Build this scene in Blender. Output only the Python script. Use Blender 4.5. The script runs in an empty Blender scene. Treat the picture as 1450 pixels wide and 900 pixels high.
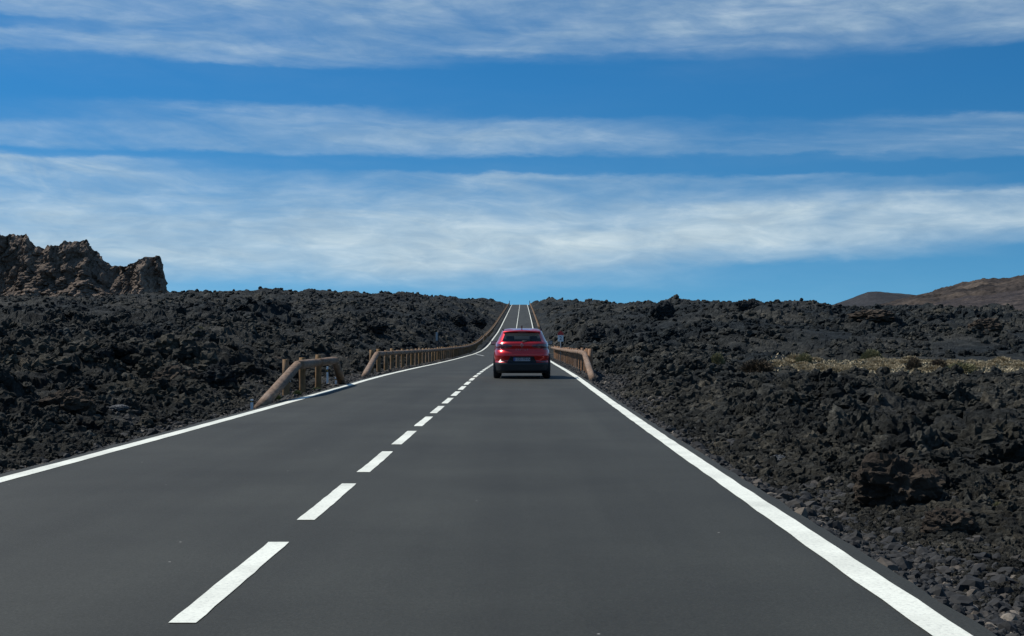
import bpy, bmesh, math, random
import numpy as np
from mathutils import Vector, Matrix

random.seed(7)
rng = np.random.default_rng(11)
sc = bpy.context.scene
COL = sc.collection
R = math.radians
F = 2000.0            # focal length in photo pixels (photo is 1450 wide)
CAMH = 1.23
VX, VY = 737.0, 483.0  # vanishing point of the road in the photo

# ------------------------------------------------------------------ helpers
def mesh_np(name, verts, faces, mat=None, parent=None, smooth=False, mats=None, midx=None, link=True):
    """faces: int array (n,k) all of one size, or a list of such arrays"""
    if not isinstance(faces, list):
        faces = [faces]
    me = bpy.data.meshes.new(name)
    verts = np.asarray(verts, dtype=np.float32)
    me.vertices.add(len(verts))
    me.vertices.foreach_set('co', verts.ravel())
    nl = sum(f.size for f in faces); nf = sum(len(f) for f in faces)
    me.loops.add(nl); me.polygons.add(nf)
    me.loops.foreach_set('vertex_index', np.concatenate([f.ravel() for f in faces]).astype(np.int32))
    starts = []; o = 0
    for f in faces:
        starts.append(o + np.arange(len(f)) * f.shape[1]); o += f.size
    me.polygons.foreach_set('loop_start', np.concatenate(starts).astype(np.int32))
    me.polygons.foreach_set('use_smooth', np.full(nf, smooth))
    if mats:
        for m in mats: me.materials.append(m)
        me.polygons.foreach_set('material_index', np.asarray(midx, dtype=np.int32))
    elif mat:
        me.materials.append(mat)
    me.update(calc_edges=True)
    me.validate()
    o = bpy.data.objects.new(name, me)
    if link: COL.objects.link(o)
    if parent: o.parent = parent
    return o

def bm_obj(name, bm, mat, parent=None, smooth=True):
    me = bpy.data.meshes.new(name)
    bmesh.ops.recalc_face_normals(bm, faces=bm.faces)
    bm.to_mesh(me); bm.free()
    for p in me.polygons: p.use_smooth = smooth
    if mat: me.materials.append(mat)
    o = bpy.data.objects.new(name, me); COL.objects.link(o)
    if parent: o.parent = parent
    return o

def tag(o, label=None, cat=None, group=None, kind=None):
    if label: o['label'] = label
    if cat: o['category'] = cat
    if group: o['group'] = group
    if kind: o['kind'] = kind
    return o

def empty(name, loc, label, cat, group=None, rz=0.0):
    o = bpy.data.objects.new(name, None); COL.objects.link(o)
    o.location = loc; o.rotation_euler = (0, 0, rz); o.empty_display_size = .2
    return tag(o, label, cat, group)

def add_box(bm, c, s, bevel=0.0):
    r = bmesh.ops.create_cube(bm, size=1.0)
    for v in r['verts']:
        v.co = Vector((v.co.x * s[0] + c[0], v.co.y * s[1] + c[1], v.co.z * s[2] + c[2]))
    if bevel > 0:
        es = list({e for v in r['verts'] for e in v.link_edges})
        bmesh.ops.bevel(bm, geom=es, offset=bevel, segments=2, affect='EDGES', profile=.6)

def add_log(bm, a, b, ra, rb=None, seg=12, rings=5, wob=0.02, seed=0):
    """an irregular round log from a to b with closed ends"""
    rb = ra if rb is None else rb
    a = Vector(a); b = Vector(b); d = (b - a); L = d.length; d.normalize()
    up = Vector((0, 0, 1)) if abs(d.z) < .9 else Vector((1, 0, 0))
    s = d.cross(up).normalized(); t = s.cross(d).normalized()
    rr = random.Random(seed); ph = rr.random() * 6
    prev = None; first = None
    for i in range(rings + 1):
        f = i / rings; c = a.lerp(b, f)
        r = ra + (rb - ra) * f
        if i in (0, rings): r *= .93
        ring = []
        for k in range(seg):
            an = 2 * math.pi * k / seg
            q = r * (1 + wob * math.sin(2 * an + ph + f * 2) + wob * rr.uniform(-1, 1))
            ring.append(bm.verts.new(c + s * math.cos(an) * q + t * math.sin(an) * q))
        if prev:
            for k in range(seg):
                bm.faces.new((prev[k], prev[(k + 1) % seg], ring[(k + 1) % seg], ring[k]))
        else: first = ring
        prev = ring
    bm.faces.new(first[::-1]); bm.faces.new(prev)

# ------------------------------------------------------------------ numpy noise
def _h(ix, iy, iz, seed):
    with np.errstate(over='ignore'):
        h = (ix.astype(np.uint32) * np.uint32(374761393) + iy.astype(np.uint32) * np.uint32(668265263)
             + iz.astype(np.uint32) * np.uint32(2147483647 & 0x5bd1e995) + np.uint32((seed * 1013904223) & 0xffffffff))
        h = (h ^ (h >> np.uint32(13))) * np.uint32(1274126177)
        h = (h ^ (h >> np.uint32(16))) * np.uint32(2246822519)
        h = h ^ (h >> np.uint32(13))
    return h
def rnd(ix, iy, iz, seed): return _h(ix, iy, iz, seed).astype(np.float32) * np.float32(1 / 4294967295.0)

def perlin2(x, y, seed=0):
    xi = np.floor(x).astype(np.int32); yi = np.floor(y).astype(np.int32)
    xf = (x - xi).astype(np.float32); yf = (y - yi).astype(np.float32)
    u = xf * xf * xf * (xf * (xf * 6 - 15) + 10); v = yf * yf * yf * (yf * (yf * 6 - 15) + 10)
    z = np.zeros_like(xi)
    def g(a, b):
        an = rnd(xi + a, yi + b, z, seed) * np.float32(6.2831853)
        return np.cos(an) * (xf - a) + np.sin(an) * (yf - b)
    n0 = g(0, 0) * (1 - u) + g(1, 0) * u
    n1 = g(0, 1) * (1 - u) + g(1, 1) * u
    return (n0 * (1 - v) + n1 * v) * 1.5

def perlin3(p, seed=0):
    i = np.floor(p).astype(np.int32); f = (p - i).astype(np.float32)
    w = f * f * f * (f * (f * 6 - 15) + 10)
    out = 0
    for a in (0, 1):
        for b in (0, 1):
            for c in (0, 1):
                ix, iy, iz = i[:, 0] + a, i[:, 1] + b, i[:, 2] + c
                th = rnd(ix, iy, iz, seed) * 6.2831853; zz = rnd(ix, iy, iz, seed + 77) * 2 - 1
                rr = np.sqrt(np.maximum(0, 1 - zz * zz))
                d = rr * np.cos(th) * (f[:, 0] - a) + rr * np.sin(th) * (f[:, 1] - b) + zz * (f[:, 2] - c)
                wt = (w[:, 0] if a else 1 - w[:, 0]) * (w[:, 1] if b else 1 - w[:, 1]) * (w[:, 2] if c else 1 - w[:, 2])
                out = out + d * wt
    return out * 1.4

def worley2(x, y, seed=0):
    xi = np.floor(x).astype(np.int32); yi = np.floor(y).astype(np.int32)
    best = np.full(x.shape, 9.0, np.float32); cid = np.zeros(x.shape, np.float32)
    z = np.zeros_like(xi)
    for a in (-1, 0, 1):
        for b in (-1, 0, 1):
            px = xi + a + rnd(xi + a, yi + b, z, seed); py = yi + b + rnd(xi + a, yi + b, z, seed + 5)
            d = ((x - px) ** 2 + (y - py) ** 2).astype(np.float32)
            m = d < best
            best = np.where(m, d, best)
            cid = np.where(m, rnd(xi + a, yi + b, z, seed + 9), cid)
    return np.sqrt(best), cid

def sstep(a, b, x):
    t = np.clip((x - a) / (b - a), 0, 1); return t * t * (3 - 2 * t)

# ------------------------------------------------------------------ road alignment
_rd = np.array([-80, 0, 20, 38, 44, 60, 75, 100, 136, 160, 180, 198, 213, 250, 290, 307, 400, 500, 560, 600, 640, 700, 800, 1200.])
_rz = np.array([0, 0, 0, .05, .09, .07, .02, -.02, .0, .15, .5, .98, 1.55, 2.75, 4.4, 5.15, 9.0, 13.1, 15.5, 16.85, 17.3, 16.5, 13, 0.])
_dd = np.arange(-80, 1200, 1.0)
_zz = np.interp(_dd, _rd, _rz)
_k = np.exp(-.5 * (np.arange(-12, 13) / 4.0) ** 2); _k /= _k.sum()
_zz = np.convolve(np.pad(_zz, 12, mode='edge'), _k, 'valid')
_shd = np.array([-80, 60, 136, 213, 290, 400, 600, 1200.])
_shL = np.array([-4.6, -4.6, -4.5, -4.17, -3.9, -3.72, -3.5, -3.0])
_shC = np.array([-1.476, -1.476, -1.35, -1.0, -.75, -.55, -.28, .2])
_shR = np.array([1.80, 1.80, 1.95, 2.25, 2.46, 2.62, 2.82, 3.3])
def smooth_tab(ys):
    v = np.interp(_dd, _shd, ys); k = np.exp(-.5 * (np.arange(-40, 41) / 14.0) ** 2); k /= k.sum()
    return np.convolve(np.pad(v, 40, mode='edge'), k, 'valid')
_L, _C, _Rr = smooth_tab(_shL), smooth_tab(_shC), smooth_tab(_shR)
def zroad(d): return np.interp(d, _dd, _zz)
def XL(d): return np.interp(d, _dd, _L)
def XC(d): return np.interp(d, _dd, _C)
def XR(d): return np.interp(d, _dd, _Rr)
def edgeL(d): return XL(d) - .22
def edgeR(d): return XR(d) + .19

# ------------------------------------------------------------------ terrain height
_skx = np.array([-3000, -400, 0, 100, 240, 270, 330, 400, 480, 540, 600, 640, 670, 690, 705, 716, 724, 737, 751, 762, 850, 880, 900, 935, 960, 1000, 1060, 1100, 1150, 1180, 1250, 1350, 1450, 1900, 4000.])
_sky = np.array([430, 422, 418, 419, 417, 414, 413, 412, 411, 414, 419, 422, 425, 424, 423, 425, 430, 432, 428, 426, 427, 429, 430, 428, 430, 430, 428, 427, 430, 433, 436, 438, 439, 436, 440.])
_sky = _sky + np.interp(_skx, [0, 300, 560, 650, 700, 860, 930, 1100, 1200], [4, 4, 3, -2, 0, 0, 4, 6, 8])
def base_height(X, d):
    dd = np.maximum(d, 1.0)
    ax = VX + F * X / dd                       # bearing, expressed like the photo's columns
    ang = (VY - np.interp(ax, _skx, _sky)) / F
    Ds = np.interp(ax, [300, 560, 700, 775, 960], [380, 430, 585, 585, 270])
    zs = CAMH + Ds * ang
    # left side and the ground close to the road: a steady rise
    d0 = np.interp(ax, [300, 737, 760], [16, 60, 70])
    q = np.clip((d - d0) / (Ds - d0), 0, 1)
    zl = .1 + (zs - .1) * q ** 1.22
    # right side: flat lava, a grassy hollow, then the front of a second flow
    zr_ = np.interp(d, [0, 12, 28, 45, 60, 66, 92, 96, 103, 116, 160], [.10, .10, -.16, -.46, -.62, -.32, -.02, .12, 1.5, 2.4, 4.0])
    q2 = np.clip((d - 160) / np.maximum(Ds - 160, 20), 0, 1)
    zr_ = np.where(d > 160, 4.0 + (zs - 4.0) * q2, zr_)
    wr = sstep(930, 1060, ax)
    z = zl * (1 - wr) + zr_ * wr
    z = np.where(d > Ds, zs - .03 * (d - Ds), z)
    return z

def fade(lam, d):
    return np.clip(lam / (np.maximum(d, 4) / 1412.0 * 2.2) - .6, 0, 1).astype(np.float32)

def terrain(X, d, detail=True):
    X = X.astype(np.float32); d = d.astype(np.float32)
    zb = base_height(X, d)
    zr = zroad(d)
    s = np.where(X < XC(d), edgeL(d) - X, X - edgeR(d))     # distance outside the asphalt
    wblend = sstep(.9, 7.0 + .01 * d, s)
    z = (zr - .10) * (1 - wblend) + zb * wblend
    z = z - .10 * sstep(.0, .5, s) * (1 - sstep(.6, 2.5, s)) * (X > 0)
    nearv = 1 - sstep(9, 20, d)
    rough = sstep(.22, 1.5 + 1.9 * nearv, s) * (.40 - .18 * nearv + (.60 + .18 * nearv) * sstep(.2, 3.2 + 2.8 * nearv, s))
    rough = rough * np.where((d > 38) & (d < 150), sstep(.7, 2.6, s), 1)
    patch = perlin2(X / 9.0 + 3.1, d / 13.0 + 7.7, 21)
    patch2 = perlin2(X / 34.0 + 1.3, d / 55.0 - 2.2, 22)
    m = np.clip(.85 + 1.0 * patch + .5 * patch2, .22, 1.5)
    # the grassy hollow on the right is smooth
    ax = VX + F * X / np.maximum(d, 1)
    g = sstep(62, 68, d) * (1 - sstep(90, 96, d)) * sstep(1060, 1150, ax)
    m = m * (1 - .9 * g) * (1 - .45 * sstep(14, 40, d) * (1 - sstep(64, 96, d)) * sstep(930, 1060, ax))
    m = m * rough
    far = sstep(40, 140, d)
    fr = far * rough * (1 - .95 * g)
    h = fr * (1.1 * perlin2(X / 38.0, d / 46.0, 1) + .55 * np.abs(perlin2(X / 13.0, d / 17.0, 2)) * 2 - .4)
    if detail:
        wx0 = X + 2.2 * perlin2(X / 6.3, d / 6.3, 14); wy0 = d + 2.2 * perlin2(X / 6.3 + 9, d / 6.3 + 4, 15)
        for lam, amp, sd in ((9.0, .70, 61), (4.6, .55, 62), (2.3, .45, 63), (1.1, .25, 64)):
            f1, cid = worley2(wx0 / lam, wy0 / lam, sd)
            h = h + fr * np.where(X < 0, .5, .8) * np.clip(m, .35, 1.3) * amp * (np.clip(1 - 1.3 * f1 * f1, -.25, 1) * (.1 + 1.1 * cid * cid) - .25)
    h = h + m * .42 * perlin2(X / 5.0, d / 6.0, 3)
    wx = X + .35 * perlin2(X / 1.1, d / 1.1, 4); wy = d + .35 * perlin2(X / 1.1 + 9, d / 1.1 + 4, 5)
    if detail:
        for lam, amp, sd in ((3.3, .54, 31), (1.35, .40, 32), (.55, .18, 33), (.25, .09, 34)):
            f1, cid = worley2(wx / lam, wy / lam, sd)
            bump = np.clip(1 - 1.25 * f1 * f1, -.25, 1) * (.25 + .9 * cid)
            h = h + m * amp * fade(lam, d) * (bump - .35)
        h = h + (m + .06) * fade(.13, d) * .05 * perlin2(X / .10, d / .10, 8)
        h = h + (m + .1) * fade(.4, d) * .06 * perlin2(wx / .42, wy / .42, 9)
    z = z + h
    inside = s < 0
    z = np.where(inside, np.minimum(z, zr - .14), z)
    z = np.where(~inside & (s < .12), np.minimum(z, zr - .02), z)
    return z, m, g

def ground_z(x, d):
    z, _, _ = terrain(np.array([x]), np.array([d])); return float(z[0])

_ray_d = np.concatenate([np.arange(4, 120, .15), np.arange(120, 700, .8)])
def hit(px, py):
    """where the line of sight through a photo pixel first meets the ground"""
    X = (px - VX) / F * _ray_d
    z, _, _ = terrain(X, _ray_d)
    zr = CAMH - (py - VY) / F * _ray_d
    k = np.argmax(z >= zr)
    if not (z >= zr).any(): k = len(_ray_d) - 1
    return float(X[k]), float(_ray_d[k]), float(z[k])

# ------------------------------------------------------------------ materials
def new_mat(name):
    m = bpy.data.materials.new(name); m.use_nodes = True
    nt = m.node_tree; nt.nodes.clear()
    out = nt.nodes.new('ShaderNodeOutputMaterial')
    b = nt.nodes.new('ShaderNodeBsdfPrincipled')
    nt.links.new(b.outputs[0], out.inputs[0])
    return m, nt, b
def N(nt, t, **kw):
    n = nt.nodes.new(t)
    for k, v in kw.items(): setattr(n, k, v)
    return n
def noise_node(nt, scale, detail=6, rough=.6, vec=None, dist=0):
    n = N(nt, 'ShaderNodeTexNoise'); n.inputs['Scale'].default_value = scale
    n.inputs['Detail'].default_value = detail; n.inputs['Roughness'].default_value = rough
    n.inputs['Distortion'].default_value = dist
    if vec is not None: nt.links.new(vec, n.inputs['Vector'])
    return n
def ramp(nt, src, stops):
    r = N(nt, 'ShaderNodeValToRGB'); cr = r.color_ramp
    while len(cr.elements) < len(stops): cr.elements.new(.5)
    for e, (p, c) in zip(cr.elements, stops):
        e.position = p; e.color = (c[0], c[1], c[2], 1) if hasattr(c, '__len__') else (c, c, c, 1)
    nt.links.new(src, r.inputs[0]); return r
def mixc(nt, fac, a, b, blend='MIX'):
    m = N(nt, 'ShaderNodeMix', data_type='RGBA', blend_type=blend)
    if isinstance(fac, (int, float)): m.inputs[0].default_value = fac
    else: nt.links.new(fac, m.inputs[0])
    for s, v in ((6, a), (7, b)):
        if hasattr(v, 'is_output'): nt.links.new(v, m.inputs[s])
        else: m.inputs[s].default_value = (v[0], v[1], v[2], 1)
    return m.outputs[2]
def bump(nt, b, h, strength, dist):
    n = N(nt, 'ShaderNodeBump'); n.inputs['Strength'].default_value = strength; n.inputs['Distance'].default_value = dist
    nt.links.new(h, n.inputs['Height']); nt.links.new(n.outputs[0], b.inputs['Normal'])
def objvec(nt):
    return N(nt, 'ShaderNodeTexCoord').outputs['Object']

def lava_mat(name, rubble=False, tint=(1, 1, 1), brown=.6, local=False):
    m, nt, b = new_mat(name); v = objvec(nt)
    n1 = noise_node(nt, .09, 4, .6, v); n2 = noise_node(nt, 1.3, 6, .65, v); n3 = noise_node(nt, 9, 6, .7, v)
    dark = [(.24, (.0040 * tint[0], .0062 * tint[1], .0078 * tint[2])), (.5, (.0112 * tint[0], .0150 * tint[1], .0172 * tint[2])), (.78, (.034 * tint[0], .040 * tint[1], .042 * tint[2]))]  # blue of distant haze is put into these dark tones
    brn = [(.24, (.017, .0175, .0150)), (.5, (.050, .0475, .0390)), (.8, (.130, .118, .096))]
    r1 = ramp(nt, n2.outputs[0], dark); r2 = ramp(nt, n2.outputs[0], brn)
    sy = N(nt, 'ShaderNodeSeparateXYZ'); nt.links.new(v, sy.inputs[0])
    yy = N(nt, 'ShaderNodeMapRange', clamp=True); nt.links.new(sy.outputs[1], yy.inputs[0]); yy.inputs[1].default_value = 25; yy.inputs[2].default_value = 110; yy.inputs[3].default_value = .145 if not local else 0; yy.inputs[4].default_value = .0 if not local else 0
    ad = N(nt, 'ShaderNodeMath', operation='ADD'); nt.links.new(n1.outputs[0], ad.inputs[0]); nt.links.new(yy.outputs[0], ad.inputs[1])
    rb = ramp(nt, ad.outputs[0], [(.44, 0.0), (.66, brown)])
    c = mixc(nt, rb.outputs[0], r1.outputs[0], r2.outputs[0])
    rf = ramp(nt, n3.outputs[0], [(.3, .5), (.5, 1.0), (.72, 1.9)])
    c = mixc(nt, 1.0, c, rf.outputs[0], 'MULTIPLY')
    if rubble:
        g = N(nt, 'ShaderNodeNewGeometry')
        rr = ramp(nt, g.outputs['Random Per Island'], [(0, (.6, .63, .66)), (.5, (1.1, 1.1, 1.08)), (.8, (1.5, 1.4, 1.25)), (.97, (1.6, 1.6, 1.6)), (1, (1.9, 1.85, 1.75))])
        c = mixc(nt, 1.0, c, rr.outputs[0], 'MULTIPLY')
    nt.links.new(c, b.inputs['Base Color'])
    b.inputs['Roughness'].default_value = .95; b.inputs['Specular IOR Level'].default_value = .15
    n4 = noise_node(nt, 11, 10, .78, v)
    bump(nt, b, n4.outputs[0], 1.0, .11)
    return m
M_lava = None

def wood_mat(name, c1, c2, sc_=(14, 1.1, 14)):
    m, nt, b = new_mat(name); v = objvec(nt)
    mp = N(nt, 'ShaderNodeMapping'); mp.inputs['Scale'].default_value = sc_; nt.links.new(v, mp.inputs[0])
    n = noise_node(nt, 1.6, 7, .68, mp.outputs[0], .3); n2 = noise_node(nt, .9, 5, .6, v); n3 = noise_node(nt, 4, 6, .7, v)
    r = ramp(nt, n.outputs[0], [(.26, tuple(c * .35 for c in c1)), (.36, c1), (.7, c2)])
    grey = ramp(nt, n2.outputs[0], [(.42, 0.0), (.62, .6)])
    c = mixc(nt, grey.outputs[0], r.outputs[0], mixc(nt, .65, r.outputs[0], (.20, .175, .155)))
    k = ramp(nt, n3.outputs[0], [(.3, .62), (.7, 1.3)])
    nt.links.new(mixc(nt, 1.0, c, k.outputs[0], 'MULTIPLY'), b.inputs['Base Color'])
    b.inputs['Roughness'].default_value = .85; b.inputs['Specular IOR Level'].default_value = .2
    bump(nt, b, n.outputs[0], .7, .02)
    return m
M_rail = wood_mat('weathered_rail_wood', (.14, .088, .058), (.29, .195, .13))
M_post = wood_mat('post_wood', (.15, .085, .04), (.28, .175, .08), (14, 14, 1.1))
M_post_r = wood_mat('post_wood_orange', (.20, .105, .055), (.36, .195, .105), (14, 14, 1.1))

def plain(name, col, rough=.5, metal=0.0, spec=.5, coat=0.0):
    m, nt, b = new_mat(name)
    n = noise_node(nt, 14, 4, .6, objvec(nt))
    r = ramp(nt, n.outputs[0], [(.3, tuple(c * .86 for c in col)), (.7, tuple(min(1, c * 1.1) for c in col))])
    nt.links.new(r.outputs[0], b.inputs['Base Color'])
    b.inputs['Roughness'].default_value = rough; b.inputs['Metallic'].default_value = metal
    b.inputs['Specular IOR Level'].default_value = spec; b.inputs['Coat Weight'].default_value = coat
    b.inputs['Coat Roughness'].default_value = .05
    return m

M_asph, nt, b = new_mat('asphalt'); v = objvec(nt)
n1 = noise_node(nt, 60, 6, .75, v); n2 = noise_node(nt, .35, 5, .6, v)
mp = N(nt, 'ShaderNodeMapping'); mp.inputs['Scale'].default_value = (1.1, .035, 1); nt.links.new(v, mp.inputs[0])
n3 = noise_node(nt, 1.0, 4, .55, mp.outputs[0])
r1 = ramp(nt, n1.outputs[0], [(.25, (.0140, .0154, .0128)), (.5, (.0290, .0304, .0256)), (.8, (.058, .060, .052))])
r2 = ramp(nt, n2.outputs[0], [(.3, .72), (.7, 1.2)]); r3 = ramp(nt, n3.outputs[0], [(.32, .80), (.68, 1.2)])
n5 = noise_node(nt, 17, 5, .7, v); r5 = ramp(nt, n5.outputs[0], [(.3, .86), (.7, 1.14)])
r3 = N(nt, 'ShaderNodeMix', data_type='RGBA', blend_type='MULTIPLY') if False else r3
c = mixc(nt, 1.0, mixc(nt, 1.0, r1.outputs[0], r2.outputs[0], 'MULTIPLY'), r3.outputs[0], 'MULTIPLY')
c = mixc(nt, 1.0, c, r5.outputs[0], 'MULTIPLY')
# pale grit lying on the surface
vo = N(nt, 'ShaderNodeTexVoronoi'); vo.inputs['Scale'].default_value = 2.6; nt.links.new(v, vo.inputs['Vector'])
rs = ramp(nt, vo.outputs['Distance'], [(.0, 1.0), (.018, 1.0), (.024, 0.0)])
c = mixc(nt, rs.outputs[0], c, (.30, .29, .27))
nt.links.new(c, b.inputs['Base Color']); b.inputs['Roughness'].default_value = .78; b.inputs['Specular IOR Level'].default_value = .27
bump(nt, b, n1.outputs[0], .5, .006)

M_paint, nt, b = new_mat('road_paint'); v = objvec(nt)
n1 = noise_node(nt, 45, 6, .75, v); n2 = noise_node(nt, 1.2, 5, .6, v)
r1 = ramp(nt, n1.outputs[0], [(.22, (.22, .22, .205)), (.36, (.56, .57, .515)), (.5, (.74, .757, .665)), (.75, (.82, .832, .735))])
r2 = ramp(nt, n2.outputs[0], [(.28, .74), (.6, 1.0)])
nt.links.new(mixc(nt, 1.0, r1.outputs[0], r2.outputs[0], 'MULTIPLY'), b.inputs['Base Color'])
b.inputs['Roughness'].default_value = .7; bump(nt, b, n1.outputs[0], .3, .004)
M_paint_worn = plain('worn_road_paint', (.40, .41, .39), .8)

# ------------------------------------------------------------------ lava field (one sheet, finer towards the camera)
M_lava = lava_mat('lava_ground')
def t_axis():
    inside = np.linspace((-130 - VX) / F, (1580 - VX) / F, 1120)
    st = inside[1] - inside[0]
    lo = [inside[0]]; hi = [inside[-1]]; s = st
    while lo[-1] > -4.5: s *= 1.12; lo.append(lo[-1] - s)
    s = st
    while hi[-1] < 4.5: s *= 1.12; hi.append(hi[-1] + s)
    return np.concatenate([lo[:0:-1], inside, hi[1:]])
T = t_axis()
dr = [3.0]
while dr[-1] < 760:
    x = dr[-1]
    if x < 8: k = .02
    elif x < 70: k = .0030
    elif x < 150: k = .0034
    elif x < 420: k = .0036
    elif x < 640: k = .0040
    else: k = .02
    dr.append(x * (1 + k))
DR = np.array(dr)
TT, DD = np.meshgrid(T, DR)
X0 = (TT * DD).ravel(); D0 = DD.ravel()
Z0, MK, GK = terrain(X0, D0)
# push the clinker sideways as well, so blocks overhang a little
amp = MK * .16 * fade(.6, D0)
X1 = X0 + amp * perlin2(X0 / .55, D0 / .55, 41); D1 = D0 + amp * perlin2(X0 / .55 + 5, D0 / .55 + 3, 42)
nr, nc = DD.shape
ii = (np.arange(nr - 1)[:, None] * nc + np.arange(nc - 1)[None, :]).ravel()
quads = np.stack([ii, ii + 1, ii + nc + 1, ii + nc], 1)
lava = mesh_np('lava_field', np.stack([X1, D1, Z0], 1), quads, M_lava, smooth=False)
tag(lava, kind='structure')
del TT, DD, X0, D0, X1, D1

# wide ground sheet to the horizon, under everything
M_ground = lava_mat('plain_ground', tint=(1.3, 1.2, 1.1), brown=.8)
g = 9000.0
gs = mesh_np('ground', [(-g, -g, -3), (g, -g, -3), (g, g, -3), (-g, g, -3)], np.array([[0, 1, 2, 3]]), M_ground)
tag(gs, kind='structure')

# ------------------------------------------------------------------ road
def strip(name, ds, left, right, lift, mat, skirt=0.0, kind='structure'):
    ds = np.asarray(ds, float); n = len(ds); z = zroad(ds) + lift
    l = left(ds); r = right(ds)
    if skirt:
        cols = [np.stack([l - .12, ds, z - skirt], 1), np.stack([l, ds, z], 1), np.stack([(l * 2 + r) / 3, ds, z], 1), np.stack([(l + 2 * r) / 3, ds, z], 1), np.stack([r, ds, z], 1), np.stack([r + .12, ds, z - skirt], 1)]
    else:
        cols = [np.stack([l, ds, z], 1), np.stack([r, ds, z], 1)]
    k = len(cols); v = np.stack(cols, 1).reshape(-1, 3)
    i = (np.arange(n - 1)[:, None] * k + np.arange(k - 1)[None, :]).ravel()
    q = np.stack([i, i + 1, i + k + 1, i + k], 1)
    o = mesh_np(name, v, q, mat)
    return tag(o, kind=kind)
dsr = np.concatenate([np.arange(-60, 4, 4), np.arange(4, 60, .25), np.arange(60, 160, 1), np.arange(160, 760, 2.)])
jit = lambda d, sd, a: a * perlin2(d * 1.7, d * 0 + sd, sd) + a * perlin2(d * .3, d * 0 + sd, sd + 1)
strip('road', dsr, lambda d: edgeL(d) + jit(d, 3, .05), lambda d: edgeR(d) + jit(d, 5, .022), 0, M_asph, skirt=.25)
pw = .085
lw = strip('road_edge_line', dsr, lambda d: XL(d) - pw + jit(d, 11, .008) - .0, lambda d: XL(d) + pw + jit(d, 13, .008), .004, M_paint)
rw = strip('road_edge_line', dsr, lambda d: XR(d) - pw + jit(d, 15, .008), lambda d: XR(d) + pw + jit(d, 17, .008), .004, M_paint)
cl = strip('road_centre_line', np.arange(140, 760, 2.), lambda d: XC(d) - .06, lambda d: XC(d) + .06, .004, M_paint)
s0 = 6.17
for k in range(-2, 37):
    a = s0 + k * 3.55; b2 = a + 2.48
    if a < 1: continue
    strip('road_centre_dash', np.linspace(a, b2, 14), lambda d: XC(d) - .062 + jit(d * 2, 23 + k, .006), lambda d: XC(d) + .062 + jit(d * 2, 67 + k, .006), .004, M_paint)
# faint worn mark running in from the left line
strip('worn_road_mark', np.linspace(119, 134, 8), lambda d: -3.15 - (d - 119) / 15 * 1.15, lambda d: -3.0 - (d - 119) / 15 * 1.15, .008, M_paint_worn)

# ------------------------------------------------------------------ loose lava rubble (nobody could count it)
def ico(sub):
    bm = bmesh.new(); bmesh.ops.create_icosphere(bm, subdivisions=sub, radius=1)
    v = np.array([q.co[:] for q in bm.verts], np.float32)
    f = np.array([[q.index for q in p.verts] for p in bm.faces], np.int32); bm.free(); return v, f
def rocky(v, seed, a=.42, b=.2):
    n = perlin3(v * 1.15 + seed * 7.3, seed); n2 = perlin3(v * 2.9 + seed * 3.1, seed + 50)
    r = 1 + a * n * 1.5 - b * np.abs(n2) * 2 + .06
    w = v * r[:, None]
    return w
I1, I2, I3, I4 = ico(1), ico(2), ico(3), ico(5)
V_lo = [rocky(I2[0], i, .42, .2) for i in range(14)]
def rocky_hi(v, seed):
    w = rocky(v, seed, .42, .26); n3_ = perlin3(v * 5.5 + seed, seed + 80); n4_ = perlin3(v * 10.0 + seed, seed + 81)
    return w * (1 + .22 * n3_ + .14 * n4_)[:, None]
V_hi = [rocky_hi(ico(4)[0], i + 30) for i in range(14)]
V_mid = [rocky_hi(I3[0], i + 60) for i in range(14)]
I3m = I3; I3 = ico(4)
def scatter(name, pts, sizes, flat, lod, sink, mat):
    vs, fs, off = [], [], 0
    for (x, y, z), s, hi in zip(pts, sizes, lod):
        base, fc = (V_hi[rng.integers(14)], I3[1]) if hi > 1 else (V_mid[rng.integers(14)], I3m[1]) if hi else (V_lo[rng.integers(14)], I2[1])
        a = rng.random() * 6.283; ca, sa = math.cos(a), math.sin(a)
        b_ = rng.normal(0, .5); cb, sb = math.cos(b_), math.sin(b_)
        w = base * (s * np.array([rng.uniform(.75, 1.3), rng.uniform(.75, 1.3), rng.uniform(flat, 1.1)]))
        yy = w[:, 1] * cb - w[:, 2] * sb; zz = w[:, 1] * sb + w[:, 2] * cb
        w = np.stack([w[:, 0] * ca - yy * sa, w[:, 0] * sa + yy * ca, zz], 1)
        vs.append(w + (x, y, z + sink * s)); fs.append(fc + off); off += len(w)
    return mesh_np(name, np.concatenate(vs), np.concatenate(fs), mat)
M_rub = lava_mat('lava_rubble_rock', rubble=True, brown=.75)
n = 150000
u = rng.random(n) ** .88; dpt = 7.5 * (600 / 7.5) ** u
tt = rng.uniform((-60 - VX) / F, (1510 - VX) / F, n)
xs = tt * dpt
s_ = np.where(xs < XC(dpt), edgeL(dpt) - xs, xs - edgeR(dpt))
zt, mk, gk = terrain(xs, dpt)
pz = perlin2(xs / 4.5, dpt / 6.0, 88) + .6 * perlin2(xs / 1.7, dpt / 2.2, 89)
size = np.exp(rng.normal(math.log(.052), .72, n)) * (1 + dpt / 60) * np.clip(1 + .55 * pz, .4, 1.8)
size = np.clip(size, .018, .24 + dpt / 1500)
size = np.where(dpt < 60, np.minimum(size, .010 + .025 * sstep(9, 18, dpt) + (.018 + .072 * sstep(8, 16, dpt)) * np.maximum(s_, 0)), size)
keep = (s_ > np.where((dpt > 40) & (dpt < 210), 1.5, .35)) & ((dpt < 200) | (s_ > 2.5 + (dpt - 200) / 90)) & (gk < .3) & (size > dpt / 1412 * 1.3) & (rng.random(n) < np.clip(.45 + .75 * pz, .08, 1))
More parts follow.
